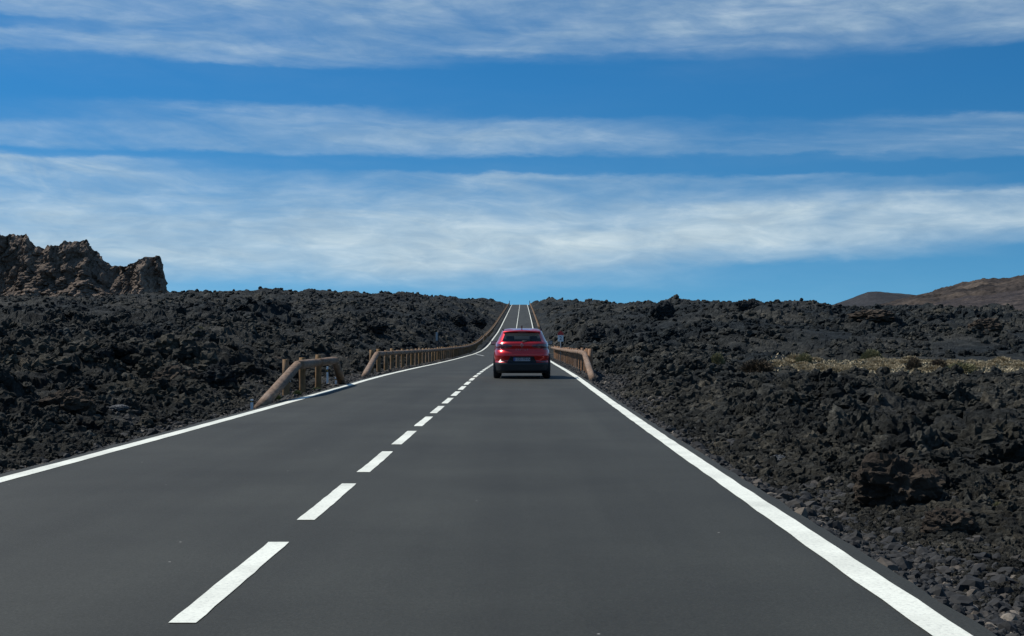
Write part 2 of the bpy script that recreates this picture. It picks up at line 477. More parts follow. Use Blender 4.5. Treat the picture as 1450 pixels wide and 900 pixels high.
xs, dpt, zt, size = xs[keep], dpt[keep], zt[keep], size[keep]
rub = scatter('lava_rubble', np.stack([xs, dpt, zt], 1), size, .55, (size / dpt * 1412 > 4.0).astype(int) + (size / dpt * 1412 > 11), .15, M_rub)
tag(rub, 'loose jagged black and brown lava rubble strewn over the lava field', 'rubble', kind='stuff')
print('rubble', len(size))

# pale gravel along the two road edges
M_grav, nt, b = new_mat('edge_gravel_stone')
gg = N(nt, 'ShaderNodeNewGeometry')
rr = ramp(nt, gg.outputs['Random Per Island'], [(0, (.010, .011, .0125)), (.75, (.021, .021, .0205)), (.9, (.045, .039, .033)), (.98, (.10, .082, .064)), (1, (.18, .155, .125))])
nn = noise_node(nt, 30, 4, .6, objvec(nt)); k2 = ramp(nt, nn.outputs[0], [(.3, .7), (.7, 1.2)])
nt.links.new(mixc(nt, 1, rr.outputs[0], k2.outputs[0], 'MULTIPLY'), b.inputs['Base Color']); b.inputs['Roughness'].default_value = .9
n = 34000
dpt = 6.5 * (110 / 6.5) ** rng.random(n); side = rng.random(n) < .4
off = np.abs(rng.normal(.0, .7, n)) - .07
xs = np.where(side, edgeL(dpt) - off, edgeR(dpt) + off)
zt, _, _ = terrain(xs, dpt)
size = np.clip(np.exp(rng.normal(math.log(.014), .5, n)) * (1 + dpt / 35), .006, .08)
keep = size > dpt / 1412 * .7
gr = scatter('roadside_gravel', np.stack([xs, dpt, zt], 1)[keep], size[keep], .55, np.zeros(keep.sum(), bool), .1, M_grav)
tag(gr, 'mixed pale and dark gravel lying along the road edges', 'gravel', kind='stuff')

# ------------------------------------------------------------------ individual boulders
M_b_dark = lava_mat('boulder_dark', tint=(1.0, 1.0, 1.05), brown=.35, local=True)
M_b_brown, nt, b = new_mat('boulder_brown'); v = objvec(nt)
n2 = noise_node(nt, 3.2, 8, .7, v); r1 = ramp(nt, n2.outputs[0], [(.3, (.022, .019, .016)), (.5, (.055, .043, .033)), (.75, (.11, .088, .066))])
nt.links.new(r1.outputs[0], b.inputs['Base Color']); b.inputs['Roughness'].default_value = .95; b.inputs['Specular IOR Level'].default_value = .15
bump(nt, b, noise_node(nt, 14, 8, .75, v).outputs[0], 1.0, .06)
M_b_grey, nt, b = new_mat('boulder_grey'); v = objvec(nt)
n2 = noise_node(nt, 3.2, 8, .7, v); r1 = ramp(nt, n2.outputs[0], [(.3, (.04, .043, .046)), (.75, (.12, .125, .13))])
nt.links.new(r1.outputs[0], b.inputs['Base Color']); b.inputs['Roughness'].default_value = .9; bump(nt, b, noise_node(nt, 14, 8, .75, v).outputs[0], .8, .05)
def boulder(px, py, wpx, hpx, label, mat, seed, depth=1.0, rough=.5, d=None, lift=None):
    if d is None: x, d, z = hit(px, py)
    else:
        x = (px - VX) / F * d; z = ground_z(x, d)
    sx = wpx / F * d / 2; sz = hpx / F * d / 2
    v = I4[0].copy()
    n0 = perlin3(v * .9 + seed * 5.7, seed); n1 = perlin3(v * 1.9 + seed, seed + 1); n2 = perlin3(v * 4.3 + seed, seed + 2); n3 = perlin3(v * 9 + seed, seed + 3); n4 = perlin3(v * 20 + seed, seed + 4)
    r = 1 + rough * .55 * n0 + rough * .5 * (.35 - np.abs(n1)) + rough * .30 * n2 + rough * .16 * n3 + rough * .08 * n4
    w = v * r[:, None] * (sx, sx * depth, sz)
    o = mesh_np('boulder', w, I4[1], mat)
    o.location = (x, d, z + sz * (.38 if lift is None else lift))
    return tag(o, label, 'boulder')
boulder(1268, 722, 104, 88, 'largest jagged boulder in the lava right of the road, brown top over black hollow', M_b_brown, 3, .8, .8, lift=.62)
boulder(1338, 758, 66, 46, 'low brown boulder with a dark hollow below, just nearer than the largest boulder', M_b_brown, 8, .8, .7, lift=.55)
boulder(1103, 662, 30, 26, 'blue-grey faceted stone close to the right road edge among dark clinker', M_b_grey, 12, .9, .5)
boulder(936, 452, 32, 30, 'domed dark outcrop breaking the skyline right of the road, left of the twin knobs', M_b_dark, 15, .9, .7)
boulder(1050, 440, 17, 17, 'smaller pointed knob of the twin rock knobs on the right skyline', M_b_dark, 18, .9, .6)
boulder(1064, 438, 20, 18, 'larger rounded knob of the twin rock knobs on the right skyline', M_b_dark, 21, .9, .6)
boulder(1224, 690, 22, 17, 'small pale grey rounded stone beside the largest boulder on its left', M_b_grey, 70, .9, .5)
boulder(96, 590, 66, 46, 'wide rusty brown boulder in the lava at far left of the photo', M_b_brown, 24, .8, .7, lift=.6)
boulder(146, 516, 24, 22, 'upright dark knob of lava standing above the wide rusty boulder at left', M_b_dark, 27, .9, .6)
boulder(168, 583, 26, 10, 'flat pale slab of rock right of the wide rusty boulder', M_b_grey, 30, .8, .4)
boulder(308, 545, 46, 36, 'dark lumpy boulder left of the short log barrier', M_b_dark, 33, .8, .7)
boulder(245, 552, 62, 44, 'broad brown hummock of lava between rusty boulder and short log barrier', M_b_brown, 36, .8, .7)
boulder(388, 514, 26, 12, 'smooth elongated grey brown boulder behind the short log barrier', M_b_brown, 39, .8, .3)
boulder(534, 468, 26, 16, 'dark outcrop on the left slope above the start of the long log barrier', M_b_dark, 42, .9, .7)
boulder(648, 460, 26, 18, 'dark outcrop on the left slope above the grey roadside post', M_b_dark, 45, .9, .7)
boulder(676, 461, 22, 17, 'dark outcrop beside the far bend of the long log barrier', M_b_dark, 48, .9, .7)
boulder(842, 483, 34, 28, 'black leaning outcrop right of the kilometre sign', M_b_dark, 51, .9, .7)
boulder(1235, 455, 60, 16, 'pale brown broken ledge high on the right lava ridge', M_b_brown, 54, .6, .7)
boulder(1395, 468, 44, 22, 'craggy brown outcrop on the right lava ridge near the photo edge', M_b_brown, 57, .6, .7)

# ------------------------------------------------------------------ log barriers
def barrier(label, rail_pts, post_d, post_off, near_end, far_end, pm, rr=.10, pr=.085, zoff=.72, seglen=1, group='log guard barriers along the road', xfun=None):
    """rail_pts: list of (x, d); near_end/far_end: (x, d) where a sloping log meets the ground"""
    x0, d0 = rail_pts[0]
    root = empty('log_barrier', (x0, d0, float(zroad(d0))), label, 'barrier', group)
    inv = Matrix.Translation((-x0, -d0, -float(zroad(d0))))
    def P(x, d, h): return (x, d, float(zroad(d)) - .05 + h)
    pts = [P(x, d, zoff) for x, d in rail_pts]
    i = 0; s = 0
    while i < len(pts) - 1:
        j = min(i + seglen, len(pts) - 1); bm = bmesh.new()
        for k in range(i, j):
            a = Vector(pts[k]); c = Vector(pts[k + 1])
            far = a.y > 220
            add_log(bm, a, c + (c - a).normalized() * .01, rr, rr * .96, 8 if far else 14, 2 if far else 5, .03, k)
        bm.transform(inv); bm_obj('rail', bm, M_rail, root); i = j; s += 1
    for end, (ax, az) in ((near_end, (pts[0], None)), (far_end, (pts[-1], None))):
        if end:
            bm = bmesh.new(); g = P(end[0], end[1], -.02)
            add_log(bm, ax, g, rr * .98, rr * 1.1, 14, 6, .03, 91)
            bm.transform(inv); bm_obj('end_log', bm, M_rail, root)
    xs = [p[0] for p in rail_pts]; ds = [p[1] for p in rail_pts]
    for k, d in enumerate(post_d):
        x = float(np.interp(d, ds, xs)) + post_off
        r_ = random.Random(k + int(d0)); h = zoff + .15 + r_.uniform(-.04, .04)
        bm = bmesh.new(); far = d > 220
        lean = r_.uniform(-.02, .02)
        add_log(bm, P(x, d, -.45), P(x + lean, d + lean, h), pr, pr * .95, 7 if far else 12, 1 if far else 4, .03, k)
        bm.transform(inv); bm_obj('post', bm, pm, root)
    return root
# short barrier beside the near left edge
barrier('short log barrier left of the road, nearest of all, both ends sloping to ground',
        [(-4.95, 31.3), (-4.95, 34.5), (-4.94, 37.6)], [32.4, 34.8, 37.4], -.42, (-4.98, 26.9), (-5.08, 40.3), M_post, rr=.105, pr=.085)
long_d = list(np.arange(53.0, 206, 2.9))
def lx(d): return float(np.interp(d, [53, 75, 111, 150, 205], [-5.40, -5.42, -5.45, -5.42, -5.28]))
barrier('long log barrier curving along the left road edge past the red car',
        [(lx(d), d) for d in long_d], [d + .05 for d in long_d], -.21, (-5.28, 47.6), None, M_post, pr=.09)
fl = list(np.arange(207.0, 588, 4.5))
barrier('far log barrier climbing to the crest on the left of the road',
        [(float(XL(d)) - .95, d) for d in fl], fl, -.2, None, None, M_post, seglen=6)
rd_ = list(np.arange(52.0, 124, 3.2))
def rx(d): return float(np.interp(d, [52, 60, 80, 113, 125], [2.36, 2.58, 2.66, 2.66, 2.75]))
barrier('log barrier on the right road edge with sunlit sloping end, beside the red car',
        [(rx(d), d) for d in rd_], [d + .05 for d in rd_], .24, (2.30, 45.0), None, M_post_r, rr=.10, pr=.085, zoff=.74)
fr = list(np.arange(262.0, 588, 4.5))
barrier('far log barrier climbing to the crest on the right of the road',
        [(float(XR(d)) + .95, d) for d in fr], fr, .2, None, None, M_post, seglen=6)

# ------------------------------------------------------------------ marker posts, sign
M_white = plain('marker_white', (.62, .66, .68), .5)
M_steel = plain('galvanised_steel', (.30, .34, .37), .45, .3)
M_black = plain('marker_black', (.012, .012, .014), .6)
M_red = plain('sign_red', (.42, .03, .025), .5)
M_amber = plain('reflector_amber', (.5, .3, .04), .3)
def marker(px, d, h, w, label, z=None, dark=False, name='marker_post'):
    x = (px - VX) / F * d; z = ground_z(x, d) if z is None else z
    r_ = empty(name, (x, d, z), label, 'marker post')
    bm = bmesh.new(); add_box(bm, (0, 0, h / 2 - .1), (w, w * .6, h + .2), w * .12); bm_obj('post', bm, M_black if dark else M_white, r_, False)
    if not dark:
        bm = bmesh.new(); add_box(bm, (0, 0, h * .80), (w * 1.04, w * .64, h * .13)); bm_obj('band', bm, M_black, r_, False)
        bm = bmesh.new(); add_box(bm, (0, -w * .33, h * .80), (w * .5, .012, h * .08)); bm_obj('reflector', bm, M_amber, r_, False)
    return r_
marker(410, 36.0, .68, .06, 'thin white marker post seen through the short log barrier, behind its first post', -.16)
marker(463.5, 41.0, .62, .055, 'thin white marker post under the far end of the short log barrier', -.12)
marker(475.5, 40.5, .30, .05, 'short white stub at the foot of the far sloping log of the short barrier', -.1)
marker(356.5, 26.6, .22, .05, 'short pale stub at the buried near end of the short log barrier', -.08)
marker(721.5, 592, 1.7, .22, 'tiny dark marker post at the crest left of the road', float(zroad(592)), True)
marker(750, 592, 1.7, .22, 'tiny dark marker post at the crest right of the road', float(zroad(592)), True)
# grey post on the lava left of the long barrier
x = (618.5 - VX) / F * 108; r_ = empty('metal_post', (x, 108, ground_z(x, 108)), 'grey steel post standing on the lava behind the long left barrier', 'post')
zb = CAMH - (482 - VY) / F * 108 - r_.location.z; zt_ = CAMH - (470 - VY) / F * 108 - r_.location.z
bm = bmesh.new(); add_box(bm, (0, 0, (zb + zt_) / 2), (.15, .10, zt_ - zb), .01); bm_obj('panel', bm, M_steel, r_, False)
bm = bmesh.new(); add_log(bm, (.10, .06, -.3), (.10, .06, zt_ + .12), .04, .04, 10, 2, 0); bm_obj('pole', bm, M_black, r_)

def text_mesh(name, s, size, mat, parent, loc, rot=(math.pi / 2, 0, 0), extrude=.004, space=1.0):
    cu = bpy.data.curves.new(name, 'FONT'); cu.body = s; cu.size = size; cu.extrude = extrude
    cu.align_x = 'CENTER'; cu.align_y = 'CENTER'; cu.space_character = space
    t = bpy.data.objects.new(name, cu); COL.objects.link(t)
    bpy.context.view_layer.update()
    dg = bpy.context.evaluated_depsgraph_get()
    me = bpy.data.meshes.new_from_object(t.evaluated_get(dg)); me.name = name
    me.materials.clear(); me.materials.append(mat)
    bpy.data.objects.remove(t)
    o = bpy.data.objects.new(name, me); COL.objects.link(o); o.parent = parent
    o.location = loc; o.rotation_euler = rot
    return o
ds = 100.0
x = (793.8 - VX) / F * ds; zg = ground_z(x, ds)
r_ = empty('kilometre_sign', (x, ds, zg), 'small white square road sign with a red top, on a post behind the right barrier', 'road sign')
zz = lambda py: CAMH - (py - VY) / F * ds - zg
bm = bmesh.new(); add_log(bm, (0, .03, -.4), (0, .03, zz(469)), .028, .028, 10, 1, 0); bm_obj('pole', bm, M_steel, r_)
bm = bmesh.new(); add_box(bm, (0, 0, (zz(474.3) + zz(483.3)) / 2), (.40, .02, zz(474.3) - zz(483.3)), .006); pn = bm_obj('panel', bm, M_white, r_, False)
text_mesh('numeral', '2', .38, M_black, pn, (0, -.013, (zz(474.3) + zz(483.3)) / 2), extrude=.002)
bm = bmesh.new()
h0, h1 = zz(474.2), zz(467.6)
vs = [bm.verts.new((px_, py_, pz_)) for py_ in (-.012, .012) for px_, pz_ in ((-.21, h0), (.21, h0), (.21, h0 + (h1 - h0) * .45), (.0, h1), (-.21, h0 + (h1 - h0) * .45))]
bm.faces.new(vs[:5]); bm.faces.new(vs[5:][::-1])
for k in range(5): bm.faces.new((vs[k], vs[(k + 1) % 5], vs[5 + (k + 1) % 5], vs[5 + k]))
bm_obj('red_top', bm, M_red, r_, False)

# ------------------------------------------------------------------ vegetation
def leaf_mat(name, cols):
    m, nt, b = new_mat(name)
    g_ = N(nt, 'ShaderNodeNewGeometry')
    k = len(cols); r1 = ramp(nt, g_.outputs['Random Per Island'], [(i / (k - 1), c) for i, c in enumerate(cols)])
    nt.links.new(r1.outputs[0], b.inputs['Base Color']); b.inputs['Roughness'].default_value = .8
    b.inputs['Specular IOR Level'].default_value = .2
    return m
M_tuss = leaf_mat('dry_tussock', [(.18, .148, .094), (.295, .243, .155), (.41, .345, .225), (.225, .187, .118)])
M_olive = leaf_mat('olive_broom', [(.09, .09, .045), (.17, .165, .085), (.24, .22, .12), (.13, .125, .065)])
M_brown = leaf_mat('dead_broom', [(.035, .028, .02), (.07, .055, .038), (.10, .078, .052)])
M_green = leaf_mat('roadside_green', [(.05, .08, .03), (.10, .13, .05), (.22, .22, .12)])
M_twig = plain('twig', (.06, .045, .03), .9)
def dome_blades(n, seed, w=.03, L=.22, dens_core=True):
    """a rounded bush of unit radius made of many narrow upward blades"""
    r_ = np.random.default_rng(seed)
    th = r_.random(n) * 6.283; ph = np.arccos(r_.random(n) ** .8)
    lump = 1 + .22 * perlin3(np.stack([np.sin(ph) * np.cos(th), np.sin(ph) * np.sin(th), np.cos(ph)], 1) * 2.2 + seed, seed)
    rad = r_.uniform(.55, 1.0, n) * lump
    c = np.stack([np.sin(ph) * np.cos(th), np.sin(ph) * np.sin(th), np.cos(ph) * .95], 1) * rad[:, None]
    dirv = c / np.linalg.norm(c, axis=1)[:, None] * .8 + r_.normal(0, .35, (n, 3)) + (0, 0, .35)
    dirv /= np.linalg.norm(dirv, axis=1)[:, None]
    sd = np.cross(dirv, r_.normal(0, 1, (n, 3))); sd /= np.linalg.norm(sd, axis=1)[:, None]
    ll = L * r_.uniform(.5, 1.3, n)[:, None]; ww = w * r_.uniform(.6, 1.4, n)[:, None]
    v = np.stack([c - sd * ww, c + sd * ww, c + dirv * ll + sd * ww * .35, c + dirv * ll - sd * ww * .35], 1).reshape(-1, 3)
    f = np.arange(4 * n).reshape(-1, 4)
    return v, f
def twigs(bm_n, seed):
    bm = bmesh.new(); rr = random.Random(seed)
    for k in range(bm_n):
        a = rr.random() * 6.28; e = rr.uniform(.3, 1.2)
        add_log(bm, (0, 0, -.1), (.7 * math.cos(a) * math.cos(e), .7 * math.sin(a) * math.cos(e), .7 * math.sin(e)), .035, .012, 5, 2, .05, k)
    return bm
tmesh = []
for i in range(5):
    v, f = dome_blades(1500, 100 + i, .03, .26); o = mesh_np('grass_tussock', v, f, M_tuss, link=False); tmesh.append(o.data)
smesh = {}
for nm, mt, sd in (('olive', M_olive, 1), ('brown', M_brown, 2), ('green', M_green, 3)):
    v, f = dome_blades(2600, 300 + sd, .022, .2); smesh[nm] = mesh_np('foliage', v, f, mt, link=False).data
stem_me = bm_obj('stem', twigs(14, 5), M_twig); st = stem_me.data; bpy.data.objects.remove(stem_me)
def place_px(px, py, w, h, d=None):
    """world spot and half sizes for something w x h pixels whose foot is at a photo pixel"""
    if d is None: x, d, z = hit(px, py)
    else:
        x = (px - VX) / F * d; z = ground_z(x, d)
    return x, d, z, w / F * d / 2, h / F * d
def shrub(px, py, w, h, kind, label, d=None):
    x, d, z, sx, sz = place_px(px, py, w, h, d)
    r_ = empty('shrub', (x, d, z), label, 'shrub')
    r_.scale = (sx, sx, sz); r_.rotation_euler.z = random.random() * 6
    o = bpy.data.objects.new('foliage', smesh[kind]); COL.objects.link(o); o.parent = r_
    o = bpy.data.objects.new('stem', st); COL.objects.link(o); o.parent = r_
shrub(1138, 517, 24, 15, 'olive', 'rounded grey-green shrub at the left end of the pale grass strip', 84)
shrub(1233, 512, 32, 17, 'olive', 'largest rounded olive shrub standing behind the pale grass strip', 92)
shrub(1072, 528, 48, 18, 'brown', 'wide low brown shrub left of the pale grass strip', 62)
shrub(1293, 532, 22, 20, 'brown', 'dark brown bare shrub in the middle of the pale grass strip', 70)
shrub(1328, 524, 26, 16, 'brown', 'dark shrub right of the bare brown shrub in the pale grass strip', 72)
shrub(1360, 528, 46, 14, 'olive', 'low dull olive shrub in front of the right part of the grass strip', 68)
shrub(1015, 528, 22, 16, 'olive', 'small olive shrub on the lava left of the wide brown shrub', 66)
shrub(282, 470, 12, 6, 'olive', 'small yellowish shrub alone on the left lava slope')
shrub(276, 478, 16, 6, 'olive', 'low olive shrub just below the small yellowish shrub on the left slope')
shrub(1410, 720, 14, 8, 'olive', 'little olive plant in the lava at far right of the photo')
shrub(393, 566, 12, 9, 'green', 'pale green weed at the foot of the first post of the short barrier', 30.6)
shrub(421, 559, 12, 8, 'green', 'dark green weed between the first two posts of the short barrier', 33.2)
shrub(448, 552, 14, 6, 'green', 'green weed below the rail between the last two posts of short barrier', 36)
rr_ = random.Random(4)
for i in range(150):
    px = 1085 + 460 * rr_.random() ** .9
    d = rr_.uniform(68, 88) if px > 1110 else rr_.uniform(74, 82)
    w = rr_.uniform(14, 30)
    x, d, z, sx, sz = place_px(px, 0, w, w * rr_.uniform(.22, .36), d)
    o = bpy.data.objects.new('grass_tussock', tmesh[i % 5]); COL.objects.link(o)
    o.location = (x, d, z - .05); o.scale = (sx, sx, sz); o.rotation_euler.z = rr_.random() * 6
    tag(o, 'rounded straw coloured tussock in the pale grass strip on the right', 'tussock', 'straw tussocks in the right hollow')
# short dry grass between the tussocks
n = 15000; r2 = np.random.default_rng(5)
dpt = r2.uniform(66, 90, n); ax = r2.uniform(1060, 1900, n); xs = (ax - VX) / F * dpt
zt, _, gk = terrain(xs, dpt); kp = r2.random(n) < gk
P_ = np.stack([xs, dpt, zt], 1)[kp]; n = len(P_)
an = r2.random(n) * 6.28; sd = np.stack([np.cos(an), np.sin(an), an * 0], 1) * r2.uniform(.04, .09, (n, 1))
tip = np.stack([r2.normal(0, .08, n), r2.normal(0, .08, n), r2.uniform(.04, .14, n)], 1)
v = np.stack([P_ - sd, P_ + sd, P_ + tip + sd * .3, P_ + tip - sd * .3], 1).reshape(-1, 3)
o = mesh_np('dry_grass', v, np.arange(4 * n).reshape(-1, 4), M_tuss)
tag(o, 'short dry straw grass filling the hollow on the right', 'grass', kind='stuff')

# ------------------------------------------------------------------ cliffs far left and hills far right
def hill_mat(name, cols, sc_=.05, streak=None):
    m, nt, b = new_mat(name); v = objvec(nt)
    if streak:
        mp = N(nt, 'ShaderNodeMapping'); mp.inputs['Scale'].default_value = streak; nt.links.new(v, mp.inputs[0]); v = mp.outputs[0]
    n1 = noise_node(nt, sc_, 8, .68, v); r1 = ramp(nt, n1.outputs[0], cols)
    n2 = noise_node(nt, sc_ * 9, 6, .7, v); r2_ = ramp(nt, n2.outputs[0], [(.3, .6), (.7, 1.4)])
    nt.links.new(mixc(nt, 1, r1.outputs[0], r2_.outputs[0], 'MULTIPLY'), b.inputs['Base Color'])
    b.inputs['Roughness'].default_value = .95; b.inputs['Specular IOR Level'].default_value = .1
    bump(nt, b, n2.outputs[0], .8, 1.2)
    return m
M_cliff = hill_mat('cliff_rock', [(.32, (.060, .049, .041)), (.5, (.140, .109, .086)), (.68, (.245, .188, .143))], .06, (1, 1, .35))
def cliffs():
    D = 900.0
    px = np.array([-420, -300, -200, -100, -40, 0, 20, 40, 45, 52, 70, 85, 100, 112, 118, 124, 130, 138, 148, 158, 168, 180, 192, 203, 215, 222, 228, 232, 234, 236, 238, 240.])
    py = np.array([400, 372, 350, 340, 334, 330, 329, 331, 338, 346, 347, 345, 340, 338, 335, 338, 350, 355, 367, 373, 376, 374, 370, 364, 361, 360, 362, 372, 392, 404, 412, 420.])
    nu, nv = 900, 190
    u = np.linspace(-420, 240, nu); t = np.linspace(0, 1.7, nv)
    U, Tt = np.meshgrid(u, t)
    crest = np.interp(U, px, py)
    w = 2 * np.pi
    zc = CAMH + D * (VY - crest) / F
    zf = CAMH + D * (VY - 432) / F
    tal = np.interp(U, [-420, 0, 14, 30, 130, 160, 175, 240], [.45, .10, .30, .50, .52, .30, .08, .05])     # talus share of the height
    Hh = np.where(Tt < 1, np.where(Tt < .4, tal * Tt / .4, tal + (1 - tal) * (Tt - .4) / .6), 1 - (Tt - 1) * 1.2)
    Z = zf + (zc - zf) * Hh
    Y = D + np.where(Tt < .4, -24 * (1 - Tt / .4), np.where(Tt < 1, (Tt - .4) / .6 * 14, 14 + (Tt - 1) * 90))
    X = (U - VX) / F * Y
    P = np.stack([X.ravel(), Y.ravel(), Z.ravel()], 1).astype(np.float32)
    cl_ = np.clip((Tt.ravel() - .33) * 8, 0, 1)
    Q = P.copy(); wq = perlin3(P * .11, 31); Q[:, 0] += 3 * wq; Q[:, 2] += 4 * perlin3(P * .09, 32)
    butt = perlin3(Q * (.035, .0, .008), 9)
    c3 = perlin3(P * .12, 5); c4 = perlin3(P * .35, 6); c5 = perlin3(P * .9, 7)
    w1, i1 = worley2(Q[:, 0] / 11, Q[:, 2] / 26 + .01 * P[:, 1], 51); w2, i2 = worley2(Q[:, 0] / 4.2, Q[:, 2] / 9, 52); w3, i3 = worley2(Q[:, 0] / 1.9, Q[:, 2] / 3.4, 53)
    w4, i4 = worley2(P[:, 0] / 3.0, P[:, 1] / 3.0 + P[:, 2] / 3.0, 54)
    dy = cl_ * (-9 * np.abs(butt) * 1.6 + 8 * (w1 * w1 - .7 * i1) + 4.2 * (w2 * w2 - .6 * i2) + 1.7 * (w3 * w3 - .6 * i3)) + 1.6 * c3 + 1.2 * c4 + .7 * c5
    dy += (1 - cl_) * (3.2 * (w4 * w4 - .5 * i4) + 2.5 * (w2 * w2 - .6 * i2) + 5.0 * c3)
    P[:, 1] += dy
    P[:, 0] += 1.0 * c4 + .6 * c5
    top = np.clip(1 - np.abs(Tt.ravel() - 1) * 5, 0, 1)
    jag = perlin3(np.stack([P[:, 0] * .22, P[:, 1] * .03, P[:, 2] * 0], 1), 12) + .6 * perlin3(np.stack([P[:, 0] * .6, P[:, 1] * .05, P[:, 2] * 0], 1), 13)
    amp = np.interp(U.ravel(), [-420, 130, 150, 240], [2.6, 2.4, 1.2, 1.0])
    P[:, 2] += top * amp * jag + .5 * c4
    i = (np.arange(nv - 1)[:, None] * nu + np.arange(nu - 1)[None, :]).ravel()
    o = mesh_np('cliffs', P, np.stack([i, i + 1, i + nu + 1, i + nu], 1), M_cliff)
    tag(o, kind='structure')
cliffs()

def hill(name, px, py, D, foot, back, mat, seed, amp, nu=700, nv=200, foot_y=445):
    u = np.linspace(px[0], px[-1], nu); t = np.linspace(0, 2, nv); U, Tt = np.meshgrid(u, t)
    cr = np.interp(U, px, py)
    zc = CAMH + D * (VY - cr) / F; zf = CAMH + (D - foot) * (VY - foot_y) / F
    Hh = np.where(Tt < 1, Tt, 2 - Tt); Hh = Hh * Hh * (3 - 2 * Hh) * .4 + Hh * .6
    Z = zf + (zc - zf) * Hh
    Y = D + np.where(Tt < 1, -foot * (1 - Tt), back * (Tt - 1))
    X = (U - VX) / F * Y
    P = np.stack([X.ravel(), Y.ravel(), Z.ravel()], 1).astype(np.float32)
    env = np.clip(Tt * 4, 0, 1).ravel() * np.clip((2 - Tt) * 4, 0, 1).ravel()
    L = D / 300.0
    P[:, 2] += env * amp * (1.0 * perlin3(P / (30 * L), seed) - .9 * np.abs(perlin3(P / (13 * L), seed + 1)) + .45 * perlin3(P / (5 * L), seed + 2) - .4 * np.abs(perlin3(P / (2.2 * L), seed + 3)) + .2 * perlin3(P / (1.0 * L), seed + 4))
    i = (np.arange(nv - 1)[:, None] * nu + np.arange(nu - 1)[None, :]).ravel()
    o = mesh_np(name, P, np.stack([i, i + 1, i + nu + 1, i + nu], 1), mat)
    return tag(o, kind='structure')
M_h1 = hill_mat('far_cone', [(.3, (.022, .024, .028)), (.7, (.040, .040, .042))], .01)
M_h2 = hill_mat('brown_slope', [(.33, (.014, .0125, .012)), (.5, (.040, .033, .029)), (.7, (.085, .067, .053))], .012)
M_h3 = hill_mat('dark_slope', [(.33, (.022, .020, .022)), (.55, (.05, .042, .040)), (.72, (.10, .08, .066))], .03)
hill('cone_hill', [1130, 1180, 1200, 1215, 1228, 1240, 1270, 1330, 1450, 1600], [440, 430, 423, 416.5, 412, 411.5, 414.5, 421, 432, 440], 3600, 500, 600, M_h1, 3, 3)
hill('brown_hill', [1180, 1240, 1290, 1330, 1350, 1372, 1390, 1412, 1430, 1450, 1560, 1900], [440, 429, 415.5, 410, 405, 401, 396, 397.5, 394.5, 391, 376, 350], 2600, 900, 900, M_h2, 7, 11)
hill('dark_hill', [1270, 1300, 1340, 1370, 1400, 1430, 1460, 1560, 1900], [442, 432, 423, 418, 415, 410, 407, 398, 380], 1500, 500, 700, M_h3, 15, 4.5)

# ------------------------------------------------------------------ red car
M_car, nt, b = new_mat('red_metallic_paint')
v = objvec(nt); nn = noise_node(nt, 160, 2, .5, v); r1 = ramp(nt, nn.outputs[0], [(.3, (.47, .003, .006)), (.7, (.61, .005, .010))])
nt.links.new(r1.outputs[0], b.inputs['Base Color']); b.inputs['Metallic'].default_value = .6; b.inputs['Roughness'].default_value = .34
b.inputs['Coat Weight'].default_value = 1.0; b.inputs['Coat Roughness'].default_value = .04
M_clad = plain('black_plastic', (.013, .016, .019), .5, 0, .4)
M_tyre = plain('tyre_rubber', (.012, .012, .013), .85)
M_rim = plain('alloy_rim', (.35, .36, .37), .3, .9)
M_lamp = plain('dark_red_lamp', (.085, .006, .010), .15, 0, .5, 1.0)
M_lampclear = plain('clear_lamp', (.30, .28, .28), .15, 0, .5, 1.0)
M_seat = plain('seat_cloth', (.025, .026, .03), .9)
M_chrome = plain('chrome', (.26, .23, .24), .5, 1.0)
M_plate = plain('plate_white_shaded', (.30, .32, .36), .5)  # white plate, its colour dimmed to carry the recess shadow
M_blue = plain('plate_blue', (.02, .05, .25), .4)
M_glass = bpy.data.materials.new('tinted_glass'); M_glass.use_nodes = True
nt = M_glass.node_tree; nt.nodes.clear(); out = N(nt, 'ShaderNodeOutputMaterial')
tr = N(nt, 'ShaderNodeBsdfTransparent'); tr.inputs[0].default_value = (.80, .86, .86, 1)
gl = N(nt, 'ShaderNodeBsdfGlossy'); gl.inputs['Roughness'].default_value = .03
fr_ = N(nt, 'ShaderNodeFresnel'); fr_.inputs[0].default_value = 1.45
mx = N(nt, 'ShaderNodeMixShader'); nt.links.new(fr_.outputs[0], mx.inputs[0]); nt.links.new(tr.outputs[0], mx.inputs[1]); nt.links.new(gl.outputs[0], mx.inputs[2]); nt.links.new(mx.outputs[0], out.inputs[0])

hh = np.array([.17, .25, .45, .50, .55, .62, .70, .78, .84, .88, .92, 1.00, 1.08, 1.13, 1.18, 1.40, 1.46, 1.51, 1.545, 1.56])
rr0 = np.array([.12, .03, .00, .02, .075, .06, .015, .025, .062, .105, .112, .085, .09, .13, .20, .47, .54, .70, .95, 1.25])
ff0 = np.array([4.05, 4.15, 4.20, 4.20, 4.20, 4.19, 4.17, 4.13, 4.06, 3.98, 3.80, 3.45, 3.08, 2.94, 2.86, 2.36, 2.20, 2.02, 1.85, 1.70])
ww0 = np.array([.80, .865, .885, .888, .885, .885, .880, .875, .868, .86, .855, .842, .82, .79, .755, .655, .625, .58, .49, .36])
RY = lambda h: np.interp(h, hh, rr0); FY = lambda h: np.interp(h, hh, ff0); WX = lambda h: np.interp(h, hh, ww0)
YC = 1.45
def ring_pt(h, a):
    """point of the body's outline at height h; a runs 0..1 from the rear centre round the +x side to the front centre"""
    th = a * math.pi
    n_ = 4.5
    c, s = math.cos(th), math.sin(th)
    k = (abs(c) ** n_ + abs(s) ** n_) ** (-1 / n_)
    x = WX(h) * s * k
    y = YC - (YC - RY(h)) * c * k if c > 0 else YC - (FY(h) - YC) * c * k
    return x, y
